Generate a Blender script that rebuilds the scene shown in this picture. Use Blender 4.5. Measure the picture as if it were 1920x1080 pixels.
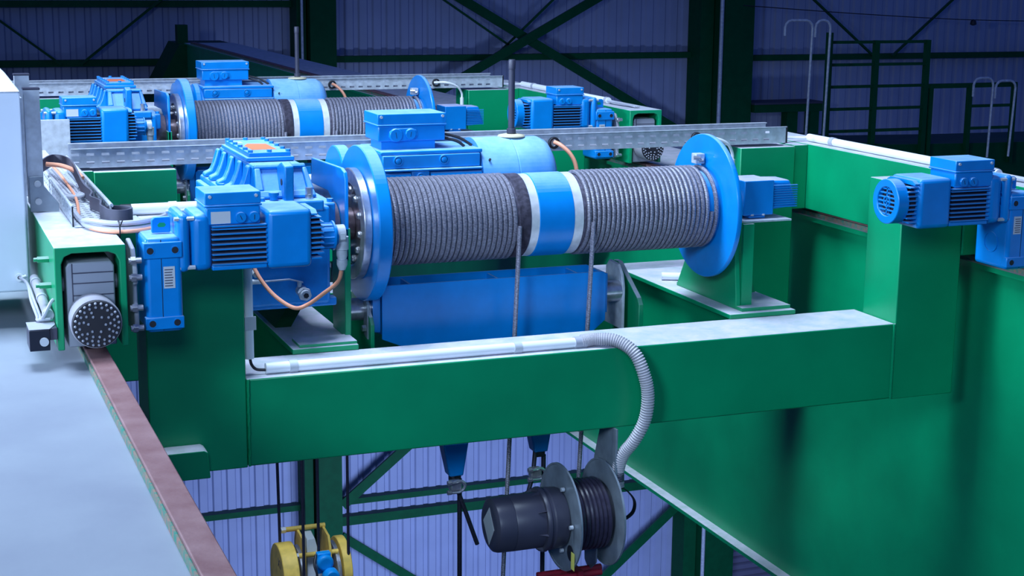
import bpy, bmesh, math, random
from mathutils import Vector, Matrix
from math import pi, sin, cos, radians as RD
random.seed(4)
S = bpy.context.scene
for o in list(bpy.data.objects): bpy.data.objects.remove(o)
COL = S.collection

# ------------------------------------------------------------------ camera, world, lights, exposure
cam = bpy.data.cameras.new('camera'); co = bpy.data.objects.new('camera', cam); COL.objects.link(co)
co.location = (-1.025, -5.004, 1.347); co.rotation_euler = (RD(78.426298), RD(-0.544144), RD(-21.329544))
cam.sensor_width = 36; cam.lens = 2950.59/1920*36; cam.clip_start = .05; cam.clip_end = 200
S.camera = co
S.view_settings.view_transform = 'Standard'; S.view_settings.look = 'None'; S.view_settings.gamma = 1
S.view_settings.exposure = 0.0
w = bpy.data.worlds.new('world'); S.world = w; w.use_nodes = True
w.node_tree.nodes['Background'].inputs[0].default_value = (.10, .24, 1, 1)
w.node_tree.nodes['Background'].inputs[1].default_value = .22

def area(name, loc, target, size, power, color, sy=None, spread=None):
    l = bpy.data.lights.new(name, 'AREA'); l.energy = power; l.color = color; l.size = size
    if sy: l.shape = 'RECTANGLE'; l.size_y = sy
    if spread: l.spread = RD(spread)
    o = bpy.data.objects.new(name, l); COL.objects.link(o); o.location = loc
    o.rotation_euler = (Vector(target)-Vector(loc)).to_track_quat('-Z', 'Y').to_euler()
    return o
area('side_work_light', (-4.6, .75, 2.3), (1.6, .6, .2), .9, 390, (.60, .76, 1))
area('overhead_hall_light', (-.6, .7, 6.5), (1.0, 1.6, 0), 2.6, 340, (.60, .77, .98), None, 105)
area('fill_light_behind_viewer', (-4.6, -5.8, 3.3), (1.3, .7, 0), 1.6, 40, (.54, .74, .98), None, 60)  # added fill, no real lamp: lifts the left and front faces
area('frontal_fill_light', (-1.8, -7.6, 3.3), (1.0, .8, .1), 1.2, 17, (.54, .74, .98), None, 60)  # second added fill from the front, brightens the left column and upright conduit
area('low_hall_light', (6.5, 9, -6.6), (7.5, 20, -10), 5, 600, (.38, .52, .95), 1.5, 110)

# ------------------------------------------------------------------ materials
MATS = {}
DUST = (.66, .60, .72, 1)
def mat(name, col, rough=.5, metal=0., dust=0., noise=.0, nscale=8, bump=0., bscale=60, emit=0, col2=None, spec=.5, dlo=.55, dhi=.9, dcol=DUST):
    m = bpy.data.materials.new(name); m.use_nodes = True; nt = m.node_tree; N = nt.nodes; L = nt.links
    b = N['Principled BSDF']; b.inputs['Roughness'].default_value = rough; b.inputs['Metallic'].default_value = metal
    b.inputs['Specular IOR Level'].default_value = spec
    c = (*col, 1)
    tc = N.new('ShaderNodeTexCoord')
    out = None
    if noise or col2:
        n = N.new('ShaderNodeTexNoise'); n.inputs['Scale'].default_value = nscale; n.inputs['Detail'].default_value = 6
        L.new(tc.outputs['Object'], n.inputs['Vector'])
        r = N.new('ShaderNodeValToRGB'); r.color_ramp.elements[0].position = .35; r.color_ramp.elements[1].position = .68
        c2 = (*col2, 1) if col2 else tuple(min(1, x*(1+noise)) for x in col)+(1,)
        c1 = c if col2 else tuple(x*(1-noise) for x in col)+(1,)
        r.color_ramp.elements[0].color = c1; r.color_ramp.elements[1].color = c2
        L.new(n.outputs['Fac'], r.inputs['Fac']); out = r.outputs['Color']
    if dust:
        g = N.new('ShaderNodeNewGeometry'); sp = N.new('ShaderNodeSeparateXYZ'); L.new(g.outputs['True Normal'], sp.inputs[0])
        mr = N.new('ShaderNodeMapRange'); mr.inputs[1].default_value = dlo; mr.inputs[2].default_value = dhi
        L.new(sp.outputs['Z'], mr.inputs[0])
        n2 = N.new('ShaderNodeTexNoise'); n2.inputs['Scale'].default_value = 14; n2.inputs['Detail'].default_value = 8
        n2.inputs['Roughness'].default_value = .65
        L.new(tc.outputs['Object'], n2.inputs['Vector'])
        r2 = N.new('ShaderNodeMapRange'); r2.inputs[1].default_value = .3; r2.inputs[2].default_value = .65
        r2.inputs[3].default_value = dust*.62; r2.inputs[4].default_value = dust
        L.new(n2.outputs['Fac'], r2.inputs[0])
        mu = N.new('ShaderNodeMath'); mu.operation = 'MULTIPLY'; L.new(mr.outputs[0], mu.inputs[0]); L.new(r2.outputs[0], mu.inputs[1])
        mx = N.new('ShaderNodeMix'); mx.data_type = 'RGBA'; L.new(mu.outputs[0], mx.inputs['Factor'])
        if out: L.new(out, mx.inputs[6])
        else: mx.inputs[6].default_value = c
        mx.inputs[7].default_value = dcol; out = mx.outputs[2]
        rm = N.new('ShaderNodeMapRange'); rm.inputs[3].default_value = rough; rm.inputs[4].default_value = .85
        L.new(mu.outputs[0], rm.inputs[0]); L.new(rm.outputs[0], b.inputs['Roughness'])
    if out: L.new(out, b.inputs['Base Color'])
    else: b.inputs['Base Color'].default_value = c
    if bump:
        n3 = N.new('ShaderNodeTexNoise'); n3.inputs['Scale'].default_value = bscale; n3.inputs['Detail'].default_value = 3
        L.new(tc.outputs['Object'], n3.inputs['Vector'])
        bp = N.new('ShaderNodeBump'); bp.inputs['Strength'].default_value = bump; bp.inputs['Distance'].default_value = .002
        L.new(n3.outputs['Fac'], bp.inputs['Height']); L.new(bp.outputs[0], b.inputs['Normal'])
    MATS[name] = m; return m
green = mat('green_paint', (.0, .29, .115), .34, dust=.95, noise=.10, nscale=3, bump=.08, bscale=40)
dgreen = mat('dark_green_paint', (.0, .070, .024), .6, dust=.5, noise=.1, dcol=(.10, .11, .16, 1), spec=.15)
blue = mat('blue_paint', (.0, .225, .66), .30, dust=.55, noise=.07, nscale=10, bump=.06, dlo=.6, dhi=1, dcol=(.46, .66, .84, 1))
blue_cast = mat('blue_cast_paint', (.0, .225, .66), .38, dust=.6, noise=.12, nscale=16, bump=.35, bscale=90, dlo=.3, dhi=1, dcol=(.46, .66, .84, 1))
blue_dark = mat('blue_motor_gap', (.0, .004, .02), .7)
silver = mat('galvanised_steel', (.52, .56, .62), .4, .15, noise=.16, nscale=30, dust=.2)
silver_shaded = mat('shaded_galvanised_steel', (.27, .32, .38), .38, .35, noise=.2, nscale=14)  # darker copy of the galvanised steel; paints in the shade on the reel discs
ringsteel = mat('polished_ring_steel', (.80, .80, .82), .32, .25, noise=.12, nscale=30)
steel = mat('bright_steel', (.62, .62, .66), .28, .8, noise=.15, nscale=40)
brownsteel = mat('rusty_ring_steel', (.20, .15, .17), .35, .6, noise=.3, nscale=30)
white_pvc = mat('white_plastic_pipe', (.86, .88, .92), .35)
white_cab = mat('white_cabinet_paint', (.72, .78, .88), .45, noise=.02)
greyflex = mat('grey_flexible_plastic', (.34, .33, .38), .5, noise=.1)
palehose = mat('pale_grey_hose', (.50, .48, .52), .5)
grey_cast = mat('grey_cast_aluminium', (.30, .32, .38), .5, .1, dust=.3, bump=.2)
black = mat('black_rubber', (.012, .013, .02), .55)
darkgrey = mat('dark_grey_plastic', (.055, .055, .085), .38, noise=.1)
dstrap = mat('grey_rubber_strap', (.10, .10, .14), .6, noise=.15)
orange = mat('orange_cable_sheath', (.78, .33, .20), .5)
greycable = mat('grey_cable_sheath', (.42, .43, .50), .5)
yellow = mat('yellow_paint', (.80, .52, .10), .5, noise=.2, nscale=12)
red = mat('red_paint', (.30, .01, .03), .5)
cyan = mat('bright_blue_paint', (.0, .28, .75), .4, noise=.1)
conc = mat('light_platform_coating', (.25, .28, .33), .7, col2=(.21, .235, .29), nscale=3, bump=.3, bscale=30)
railtop = mat('worn_rusty_rail', (.19, .085, .085), .55, col2=(.27, .15, .15), nscale=9, bump=.4, bscale=80)
railside = mat('chipped_green_rail_side', (.02, .22, .16), .6, col2=(.30, .16, .13), nscale=50, bump=.4)
clad = mat('corrugated_sheet_metal', (.29, .33, .48), .5, .0, noise=.05, nscale=2)
shutter = mat('grey_shutter_slats', (.16, .16, .24), .55)
labelm = mat('silver_label', (.55, .58, .62), .5)
labeltext = mat('label_print', (.06, .06, .10), .6)
yellowlab = mat('yellow_sticker', (.75, .70, .15), .5)
orangelab = mat('orange_sticker', (.85, .22, .10), .5)
floorm = mat('hall_floor_concrete', (.2, .2, .22), .7, noise=.1)
wood = mat('pale_wooden_disc', (.62, .55, .38), .6)
deckm = mat('dark_deck_plate', (.05, .05, .08), .6)

def rope_mat():
    m = bpy.data.materials.new('greasy_wire_rope'); m.use_nodes = True; nt = m.node_tree; N = nt.nodes; L = nt.links
    b = N['Principled BSDF']; b.inputs['Roughness'].default_value = .42; b.inputs['Metallic'].default_value = .35
    uv = N.new('ShaderNodeUVMap'); sp = N.new('ShaderNodeSeparateXYZ'); L.new(uv.outputs[0], sp.inputs[0])
    a = N.new('ShaderNodeMath'); a.operation = 'MULTIPLY'; a.inputs[1].default_value = 1250
    L.new(sp.outputs['X'], a.inputs[0])
    c = N.new('ShaderNodeMath'); c.operation = 'MULTIPLY'; c.inputs[1].default_value = 2*pi*2
    L.new(sp.outputs['Y'], c.inputs[0])
    d = N.new('ShaderNodeMath'); d.operation = 'ADD'; L.new(a.outputs[0], d.inputs[0]); L.new(c.outputs[0], d.inputs[1])
    e = N.new('ShaderNodeMath'); e.operation = 'SINE'; L.new(d.outputs[0], e.inputs[0])
    tc = N.new('ShaderNodeTexCoord'); n = N.new('ShaderNodeTexNoise'); n.inputs['Scale'].default_value = 120; n.inputs['Detail'].default_value = 4
    L.new(tc.outputs['Object'], n.inputs['Vector'])
    ad = N.new('ShaderNodeMath'); ad.operation = 'MULTIPLY_ADD'; ad.inputs[1].default_value = .34
    L.new(e.outputs[0], ad.inputs[0]); L.new(n.outputs['Fac'], ad.inputs[2])
    r = N.new('ShaderNodeValToRGB'); r.color_ramp.elements[0].position = .25; r.color_ramp.elements[1].position = .8
    r.color_ramp.elements[0].color = (.07, .065, .09, 1); r.color_ramp.elements[1].color = (.42, .41, .50, 1)
    L.new(ad.outputs[0], r.inputs['Fac']); L.new(r.outputs[0], b.inputs['Base Color'])
    bp = N.new('ShaderNodeBump'); bp.inputs['Strength'].default_value = .7; bp.inputs['Distance'].default_value = .0015
    L.new(ad.outputs[0], bp.inputs['Height']); L.new(bp.outputs[0], b.inputs['Normal'])
    return m
ropem = rope_mat()
ropedark = mat('dark_hanging_rope', (.025, .025, .045), .5, .2, noise=.3, nscale=150, bump=.5, bscale=200)
greasy = mat('greasy_steel', (.13, .12, .17), .45, .2, noise=.3, nscale=60, bump=.5, bscale=150)
blue_cowl = mat('blue_cowl_paint_dust_and_sheen', (.0, .225, .68), .30, dust=.72, noise=.05, nscale=6, dlo=.0, dhi=1, dcol=(.50, .78, .90, 1))  # pale upward blend paints the cowl's broad highlight along with light dust
blue_flat = mat('blue_paint_dusty_top', (.0, .225, .68), .35, dust=.85, noise=.05, nscale=10, dlo=.6, dhi=.95)
blackcable = mat('black_reel_cable', (.035, .03, .055), .35, noise=.2, nscale=60)

# ------------------------------------------------------------------ mesh builder
class MB:
    def __init__(s): s.v = []; s.f = []; s.uv = {}
    def add(s, vs, fs):
        k = len(s.v); s.v += [tuple(v) for v in vs]; s.f += [tuple(i+k for i in f) for f in fs]; return s
    def box(s, x0, x1, y0, y1, z0, z1):
        return s.hexa([(x0, y0, z0), (x1, y0, z0), (x1, y1, z0), (x0, y1, z0)], [(x0, y0, z1), (x1, y0, z1), (x1, y1, z1), (x0, y1, z1)])
    def hexa(s, b, t):
        return s.add(list(b)+list(t), [(3, 2, 1, 0), (4, 5, 6, 7), (0, 1, 5, 4), (1, 2, 6, 5), (2, 3, 7, 6), (3, 0, 4, 7)])
    def prism(s, poly, ax, a0, a1):
        # poly in the two other axes in cyclic order; ax 'x': (y,z), 'y': (x,z), 'z': (x,y)
        def P(p, a): return {'x': (a, p[0], p[1]), 'y': (p[0], a, p[1]), 'z': (p[0], p[1], a)}[ax]
        n = len(poly)
        return s.add([P(p, a0) for p in poly]+[P(p, a1) for p in poly], [tuple(range(n))[::-1], tuple(range(n, 2*n))]+[(i, (i+1) % n, n+(i+1) % n, n+i) for i in range(n)])
    def ring(s, ax, c, a0, a1, r0, r1, n=32, w0=0, w1=2*pi):
        # hollow ring between radii
        full = abs(w1-w0-2*pi) < 1e-6; m = n if full else n+1
        def P(t, r, a):
            u, w_ = cos(t)*r, sin(t)*r
            return {'x': (a, c[0]+u, c[1]+w_), 'y': (c[0]+u, a, c[1]+w_), 'z': (c[0]+u, c[1]+w_, a)}[ax]
        vs = []; fs = []
        for i in range(m):
            t = w0+(w1-w0)*i/n
            vs += [P(t, r0, a0), P(t, r1, a0), P(t, r1, a1), P(t, r0, a1)]
        for i in range(n):
            j = (i+1) % m
            for k in range(4): fs.append((4*i+k, 4*i+(k+1) % 4, 4*j+(k+1) % 4, 4*j+k))
        if not full: fs += [(0, 1, 2, 3), tuple(4*(m-1)+k for k in (3, 2, 1, 0))]
        return s.add(vs, fs)
    def lathe(s, ax, c, prof, n=32):
        # prof: list of (a, r) closed at the ends
        def P(t, r, a):
            u, w_ = cos(t)*r, sin(t)*r
            return {'x': (a, c[0]+u, c[1]+w_), 'y': (c[0]+u, a, c[1]+w_), 'z': (c[0]+u, c[1]+w_, a)}[ax]
        vs = [P(2*pi*i/n, r, a) for a, r in prof for i in range(n)]
        fs = [(k*n+i, k*n+(i+1) % n, (k+1)*n+(i+1) % n, (k+1)*n+i) for k in range(len(prof)-1) for i in range(n)]
        fs += [tuple(range(n))[::-1], tuple((len(prof)-1)*n+i for i in range(n))]
        return s.add(vs, fs)
    def cyl(s, p0, p1, r, n=20, r1=None):
        p0 = Vector(p0); p1 = Vector(p1); d = (p1-p0).normalized(); a = d.orthogonal().normalized(); b = d.cross(a)
        r1 = r if r1 is None else r1
        vs = [p0+(a*cos(2*pi*i/n)+b*sin(2*pi*i/n))*r for i in range(n)]+[p1+(a*cos(2*pi*i/n)+b*sin(2*pi*i/n))*r1 for i in range(n)]
        return s.add(vs, [tuple(range(n))[::-1], tuple(range(n, 2*n))]+[(i, (i+1) % n, n+(i+1) % n, n+i) for i in range(n)])
    def hexbolt(s, p, d, r=.008, h=.006):
        return s.cyl(p, Vector(p)+Vector(d)*h, r, 6)
    def tube(s, pts, r, n=10, rf=None, uv=False):
        pts = [Vector(p) for p in pts]; k0 = len(s.v); fr = None; vs = []; L = 0; Ls = []
        for i, p in enumerate(pts):
            t = (pts[min(i+1, len(pts)-1)]-pts[max(i-1, 0)]).normalized()
            if fr is None: fr = t.orthogonal().normalized()
            else: fr = (fr-t*fr.dot(t)).normalized()
            b = t.cross(fr); rr = rf(i) if rf else r
            vs += [p+(fr*cos(2*pi*j/n)+b*sin(2*pi*j/n))*rr for j in range(n)]
            if i: L += (p-pts[i-1]).length
            Ls.append(L)
        fs = []
        for i in range(len(pts)-1):
            for j in range(n):
                if uv: s.uv[len(s.f)+len(fs)] = ((Ls[i], j/n), (Ls[i], (j+1)/n), (Ls[i+1], (j+1)/n), (Ls[i+1], j/n))
                fs.append((i*n+j, i*n+(j+1) % n, (i+1)*n+(j+1) % n, (i+1)*n+j))
        fs += [tuple(range(n))[::-1], tuple((len(pts)-1)*n+j for j in range(n))]
        return s.add(vs, fs)
    def band(s, pts, w, t, up=(0, 0, 1)):
        # flat strap: centre points, width w along up, thickness t
        pts = [Vector(p) for p in pts]; up = Vector(up); vs = []
        for i, p in enumerate(pts):
            d = (pts[min(i+1, len(pts)-1)]-pts[max(i-1, 0)]).normalized(); n = d.cross(up).normalized()
            vs += [p-up*w/2-n*t/2, p-up*w/2+n*t/2, p+up*w/2+n*t/2, p+up*w/2-n*t/2]
        fs = [(4*i+k, 4*i+(k+1) % 4, 4*i+4+(k+1) % 4, 4*i+4+k) for i in range(len(pts)-1) for k in range(4)]
        fs += [(0, 1, 2, 3), tuple(4*(len(pts)-1)+k for k in (3, 2, 1, 0))]
        return s.add(vs, fs)

WORLD = {}
def obj(name, mb, m, parent=None, bev=0, smooth=True, seg=2, sub=None):
    xs = [v[0] for v in mb.v]; ys = [v[1] for v in mb.v]; zs = [v[2] for v in mb.v]
    c = Vector(((min(xs)+max(xs))/2, (min(ys)+max(ys))/2, min(zs)))
    me = bpy.data.meshes.new(name); me.from_pydata([Vector(v)-c for v in mb.v], [], mb.f)
    if mb.uv:
        ul = me.uv_layers.new(name='UVMap')
        for p in me.polygons:
            if p.index in mb.uv:
                for li, u in zip(p.loop_indices, mb.uv[p.index]): ul.data[li].uv = u
    bm = bmesh.new(); bm.from_mesh(me); bmesh.ops.recalc_face_normals(bm, faces=bm.faces); bm.to_mesh(me); bm.free()
    me.materials.append(m)
    if smooth:
        me.polygons.foreach_set('use_smooth', [True]*len(me.polygons)); me.set_sharp_from_angle(angle=RD(35))
    o = bpy.data.objects.new(name, me); COL.objects.link(o)
    WORLD[o.name] = c
    if parent: o.parent = parent; o.location = c-WORLD[parent.name]
    else: o.location = c
    if bev:
        b = o.modifiers.new('bevel', 'BEVEL'); b.width = bev; b.segments = seg; b.limit_method = 'ANGLE'; b.angle_limit = RD(40)
        b.harden_normals = False
    return o
def thing(name, label, cat, loc, group=None):
    o = bpy.data.objects.new(name, None); COL.objects.link(o); o.location = loc; o.empty_display_size = .1
    WORLD[o.name] = Vector(loc); o['label'] = label; o['category'] = cat
    if group: o['group'] = group
    return o
def tag(o, label, cat, group=None):
    o['label'] = label; o['category'] = cat
    if group: o['group'] = group
    return o
def struct(o): o['kind'] = 'structure'; return o
def B(*a): return MB().box(*a)
def bez(pts, n=12):
    # Catmull-Rom through the points
    P = [Vector(p) for p in pts]; P = [2*P[0]-P[1]]+P+[2*P[-1]-P[-2]]; out = []
    for i in range(1, len(P)-2):
        for k in range(n):
            t = k/n; a, b, c, d = P[i-1:i+3]
            out.append(.5*((2*b)+(c-a)*t+(2*a-5*b+4*c-d)*t*t+(3*b-a-3*c+d)*t**3))
    return out+[P[-2]]
def text(name, s, m, parent, loc, rot, size):
    cu = bpy.data.curves.new(name, 'FONT'); cu.body = s; cu.size = size; cu.extrude = .0004; cu.align_x = 'CENTER'; cu.align_y = 'CENTER'
    t = bpy.data.objects.new(name, cu); COL.objects.link(t); dg = bpy.context.evaluated_depsgraph_get()
    me = bpy.data.meshes.new_from_object(t.evaluated_get(dg)); bpy.data.objects.remove(t)
    me.materials.clear(); me.materials.append(m)
    o = bpy.data.objects.new(name, me); COL.objects.link(o); o.parent = parent
    o.location = Vector(loc)-WORLD[parent.name]; o.rotation_euler = rot; WORLD[o.name] = Vector(loc)
    return o

# ------------------------------------------------------------------ the hall behind
def cladding(x0, x1, z0, z1, y):
    m = MB(); p = .235; n = int((x1-x0)/p)
    pr = []
    for i in range(n):
        x = x0+i*p
        pr += [(x, y), (x+.12, y), (x+.145, y+.035), (x+.21, y+.035)]
    k = len(pr)
    m.add([(a, b, z0) for a, b in pr]+[(a, b, z1) for a, b in pr], [(i, i+1, k+i+1, k+i) for i in range(k-1)])
    # thickness behind
    m.box(x0, x1, y+.05, y+.07, z0, z1)
    return m
wall = struct(obj('wall_back', cladding(-12, 44, -16, 9, 20), clad, smooth=False))
struct(obj('floor', B(-30, 45, -25, 20, -16.2, -16), floorm))
def girt(x0, x1, z, lab, h=.10, d=.16):
    y1 = 19.99; m = MB(); t = .012
    m.box(x0, x1, y1-d, y1, z, z+t); m.box(x0, x1, y1-d, y1-d+t, z-h+t, z); m.box(x0, x1, y1-d+t, y1-d+.03, z-h+t, z-h+2*t)
    tag(obj('wall_girt', m, dgreen), lab, 'wall girt', 'green girts along the back wall')
girt(-12, 4.94, -.13, 'dark green upper girt on the corrugated wall, left of the wide column')
girt(5.55, 12.06, -.12, 'dark green upper girt behind the crossed braces')
girt(13.02, 30, -.19, 'dark green upper girt behind the railings')
girt(-12, 4.94, -7.62, 'green lower girt left of the column, just under the front beam')
girt(5.55, 12.06, -7.62, 'upper of the two green lower girts between the columns')
girt(5.55, 12.06, -7.93, 'lower of the two green lower girts between the columns', .16)
girt(-12, 4.94, .76, 'dark girt along the top edge of the picture, left side')
def column(x0, x1, lab, pipe=None):
    r = thing('steel_column', lab, 'column', ((x0+x1)/2, 19.6, -16), 'columns of the back wall')
    obj('flange', B(x0, x0+.28*(x1-x0)-.02, 19.5, 19.96, -16, 9), dgreen, r)
    obj('web', B(x0+.28*(x1-x0)+.01, x1, 19.35, 19.96, -16, 9), dgreen, r)
    return r
column(4.93, 5.53, 'dark green steel column behind the left wire ropes and dark pole')
column(12.06, 13.03, 'wide dark green steel column left of the railings')
tag(obj('downpipe', MB().cyl((12.36, 19.3, -16), (12.36, 19.3, 9), .035), silver), 'thin pale vertical pipe in front of the wide dark column', 'pipe')
tag(obj('downpipe', MB().cyl((4.99, 19.4, -3), (4.99, 19.4, 9), .022), silver), 'thin vertical pipe beside the column behind the dark pole', 'pipe')
def brace(name, a, b, w, lab, g):
    brace.k += 1; Y = 19.74 if name == 'tie_rod' else 19.60 if brace.k % 2 else 19.67
    a = Vector((a[0], Y, a[1])); b = Vector((b[0], Y, b[1])); m = MB()
    d = (b-a).normalized(); n = Vector((0, 1, 0)).cross(d)*w/2
    m.hexa([a-n, b-n, b-n+Vector((0, .05, 0)), a-n+Vector((0, .05, 0))], [a+n, b+n, b+n+Vector((0, .05, 0)), a+n+Vector((0, .05, 0))])
    tag(obj(name, m, dgreen), lab, 'brace', g)
brace.k = 0
G = 'diagonal braces on the back wall'
brace('diagonal_brace', (5.60, -7.63), (7.3, -6.27), .17, 'green brace rising to the right from the lower column', G)
brace('diagonal_brace', (5.60, -8.20), (7.6, -9.70), .15, 'green brace falling to the right from the lower column', G)
brace('diagonal_brace', (10.3, -9.75), (12.0, -8.36), .17, 'green brace rising behind the cable reel to the girder edge', G)
brace('diagonal_brace', (5.55, 2.03), (12.05, -1.61), .15, 'upper thick brace falling to the right behind the dark pole', G)
brace('diagonal_brace', (12.05, 1.85), (5.55, -1.64), .15, 'upper thick brace falling to the left behind the dark pole', G)
G = 'thin tie rods on the back wall'
brace('tie_rod', (-3.2, 3.34), (1.36, -.18), .035, 'thin rod slanting down right, upper left corner', G)
brace('tie_rod', (4.9, 2.37), (1.65, -.18), .035, 'thin rod slanting down left, upper left corner', G)
brace('tie_rod', (13.05, 1.89), (15.8, -.22), .035, 'thin rod slanting down right behind the tall railing', G)
brace('tie_rod', (21.0, 3.67), (16.2, -.22), .035, 'thin rod slanting down left behind the tall railing', G)
brace('tie_rod', (7.3, .89), (8.6, .05), .03, 'thin rod inside the upper crossed braces', G)
brace('tie_rod', (9.4, .8), (8.4, -.1), .03, 'thin rod slanting left inside the upper crossed braces', G)
sh = MB()
for i in range(30):
    z = -13+i*.14; sh.hexa([(13.05, 19.84, z), (17, 19.84, z), (17, 19.93, z), (13.05, 19.93, z)], [(13.05, 19.80, z+.10), (17, 19.80, z+.10), (17, 19.93, z+.13), (13.05, 19.93, z+.13)])
tag(obj('roller_shutter', sh, shutter, smooth=False), 'dark ribbed shutter right of the wide column, under the girder edge', 'shutter')
cb = thing('ceiling_wire', 'thin sagging wire with a small dark lamp across the upper right wall', 'wire', (15, 19, .4))
obj('wire', MB().tube(bez([(12.6, 19, .72), (15, 19, .57), (17.38, 19, .46), (20, 19, .42)], 6), .008, 6), black, cb)
obj('small_lamp', MB().lathe('z', (17.38, 19), [(.36, .02), (.38, .06), (.44, .05), (.47, .015)], 12), black, cb)

# railing, deck and ladders of the neighbouring bridge on the right
tag(obj('bridge_beam', MB().prism([(9.2, -.72), (10.9, -.86), (12.4, -.885), (20, -.93), (20, -2.6), (9.2, -2.6)], 'y', 12.05, 13.2), dgreen, bev=.01), 'dark green beam carrying the railings, far right', 'beam')
def rail(name, lab, posts, rails, top, z0, r=.032):
    t = thing(name, lab, 'railing', (posts[0], 12, z0))
    for x in posts: obj('post', B(x-r, x+r, 11.97, 12.04, z0-.3, top+(.1 if x == posts[0] and name == 'tall_railing' else 0)), dgreen, t)
    for z in rails: obj('rail', B(posts[0]+r, posts[-1]-r, 11.98, 12.02, z-.018, z+.018), dgreen, t)
    return t
t = rail('tall_railing', 'tall dark green railing with five cross rails', [9.87, 10.56, 11.33], [.45, .17, -.105, -.385, -.665], .47, -.75)
t = rail('low_railing', 'lower dark green railing right of the tall one', [11.42, 12.03, 12.74], [], -.11, -.85, .025)
for z in (-.12,): obj('rail', B(11.36, 12.77, 11.98, 12.02, z-.03, z+.03), dgreen, t)
for z in (-.39, -.68): obj('rail', B(12.05, 12.72, 11.98, 12.02, z-.018, z+.018), dgreen, t)
dk = thing('maintenance_deck', 'small dark raised deck between the wide column and the tall railing', 'deck', (13.7, 19.6, -2.6))
obj('deck_plate', B(13.04, 14.47, 19.25, 19.84, -1.01, -.975), deckm, dk)
obj('edge_beam', B(13.06, 14.45, 19.28, 19.82, -1.15, -1.012), dgreen, dk)
obj('support', B(13.80, 14.02, 19.4, 19.6, -3.5, -1.152), dgreen, dk)
obj('support', B(14.22, 14.40, 19.3, 19.5, -3.5, -1.152), dgreen, dk)
for i, (xs, lab) in enumerate([((8.92, 9.30, 9.29, .56, .74), 'pale bent handrail tube above the deck, left one of the taller pair'), ((9.34, 9.55, 9.54, .54, .74), 'pale bent handrail tube right of its taller neighbour, by the tall railing'),
                ((11.70, 12.0, 12.0, -.22, .01), 'pale bent handrail tube left one behind the low railing'), ((12.04, 12.35, 12.33, -.25, -.03), 'pale bent handrail tube at the right end behind the low railing')]):
    a, b, c, z0, z1 = xs; r = .09
    z_end = -1.0
    pts = [(a, 11.5, z0), (a, 11.5, z1-r)]+[(a+r-r*cos(t), 11.5, z1-r+r*sin(t)) for t in (RD(30), RD(60), RD(90))]+[(b-r+r*sin(t), 11.5, z1-r+r*cos(t)) for t in (0, RD(30), RD(60), RD(90))]+[(c-.02, 11.5, z_end)]
    tag(obj('grab_handle', MB().tube(pts, .016, 8), silver), lab, 'handrail')

# ------------------------------------------------------------------ the two bridge girders and rails
lg = thing('bridge_girder', 'left bridge girder with pale dusty walkway top', 'girder', (-1.6, 6, -1.6), 'girders of the crane bridge')
obj('top_plate', B(-3.2, -.487, -7, 18.6, .185, .205), conc, lg)
obj('web_plate', B(-.62, -.60, -7, 18.6, -1.6, .185), green, lg)
obj('web_plate', B(-3.1, -3.08, -7, 18.6, -1.6, .185), green, lg)
rg = thing('bridge_girder', 'large green right bridge girder with smooth tall side plate', 'girder', (3.3, 6, -1.64), 'girders of the crane bridge')
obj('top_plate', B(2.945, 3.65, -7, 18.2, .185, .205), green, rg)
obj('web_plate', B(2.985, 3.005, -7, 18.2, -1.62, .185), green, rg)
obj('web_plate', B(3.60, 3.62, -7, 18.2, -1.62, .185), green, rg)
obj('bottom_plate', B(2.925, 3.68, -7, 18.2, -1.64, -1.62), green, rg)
ec = thing('end_carriage', 'dark green carriage at the far end of the right girder', 'carriage', (2.8, 18.6, -1.2))
obj('carriage_body', MB().hexa([(1.9, 18.21, -1.6), (3.9, 18.21, -1.6), (3.9, 19.2, -1.6), (1.9, 19.2, -1.6)], [(2.88, 18.21, .19), (3.66, 18.21, .19), (3.66, 19.2, .19), (2.88, 19.2, .19)]), dgreen, ec)
obj('stop_post', B(2.87, 3.02, 18.3, 18.5, .19, .46), dgreen, ec)
def rail_bar(x, lab):
    r = thing('crab_rail', lab, 'rail', (x, 5, .205), 'crab rails on the girders')
    obj('rail_head', B(x-.031, x+.031, -7, 17.8, .226, .238), railtop, r, bev=.003)
    obj('rail_foot', B(x-.036, x+.031, -7, 17.8, .205, .2255), railside, r)
rail_bar(-.521, 'worn reddish brown rail along the pale walkway'); rail_bar(3.0, 'rail on the right girder under the frames')

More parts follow.
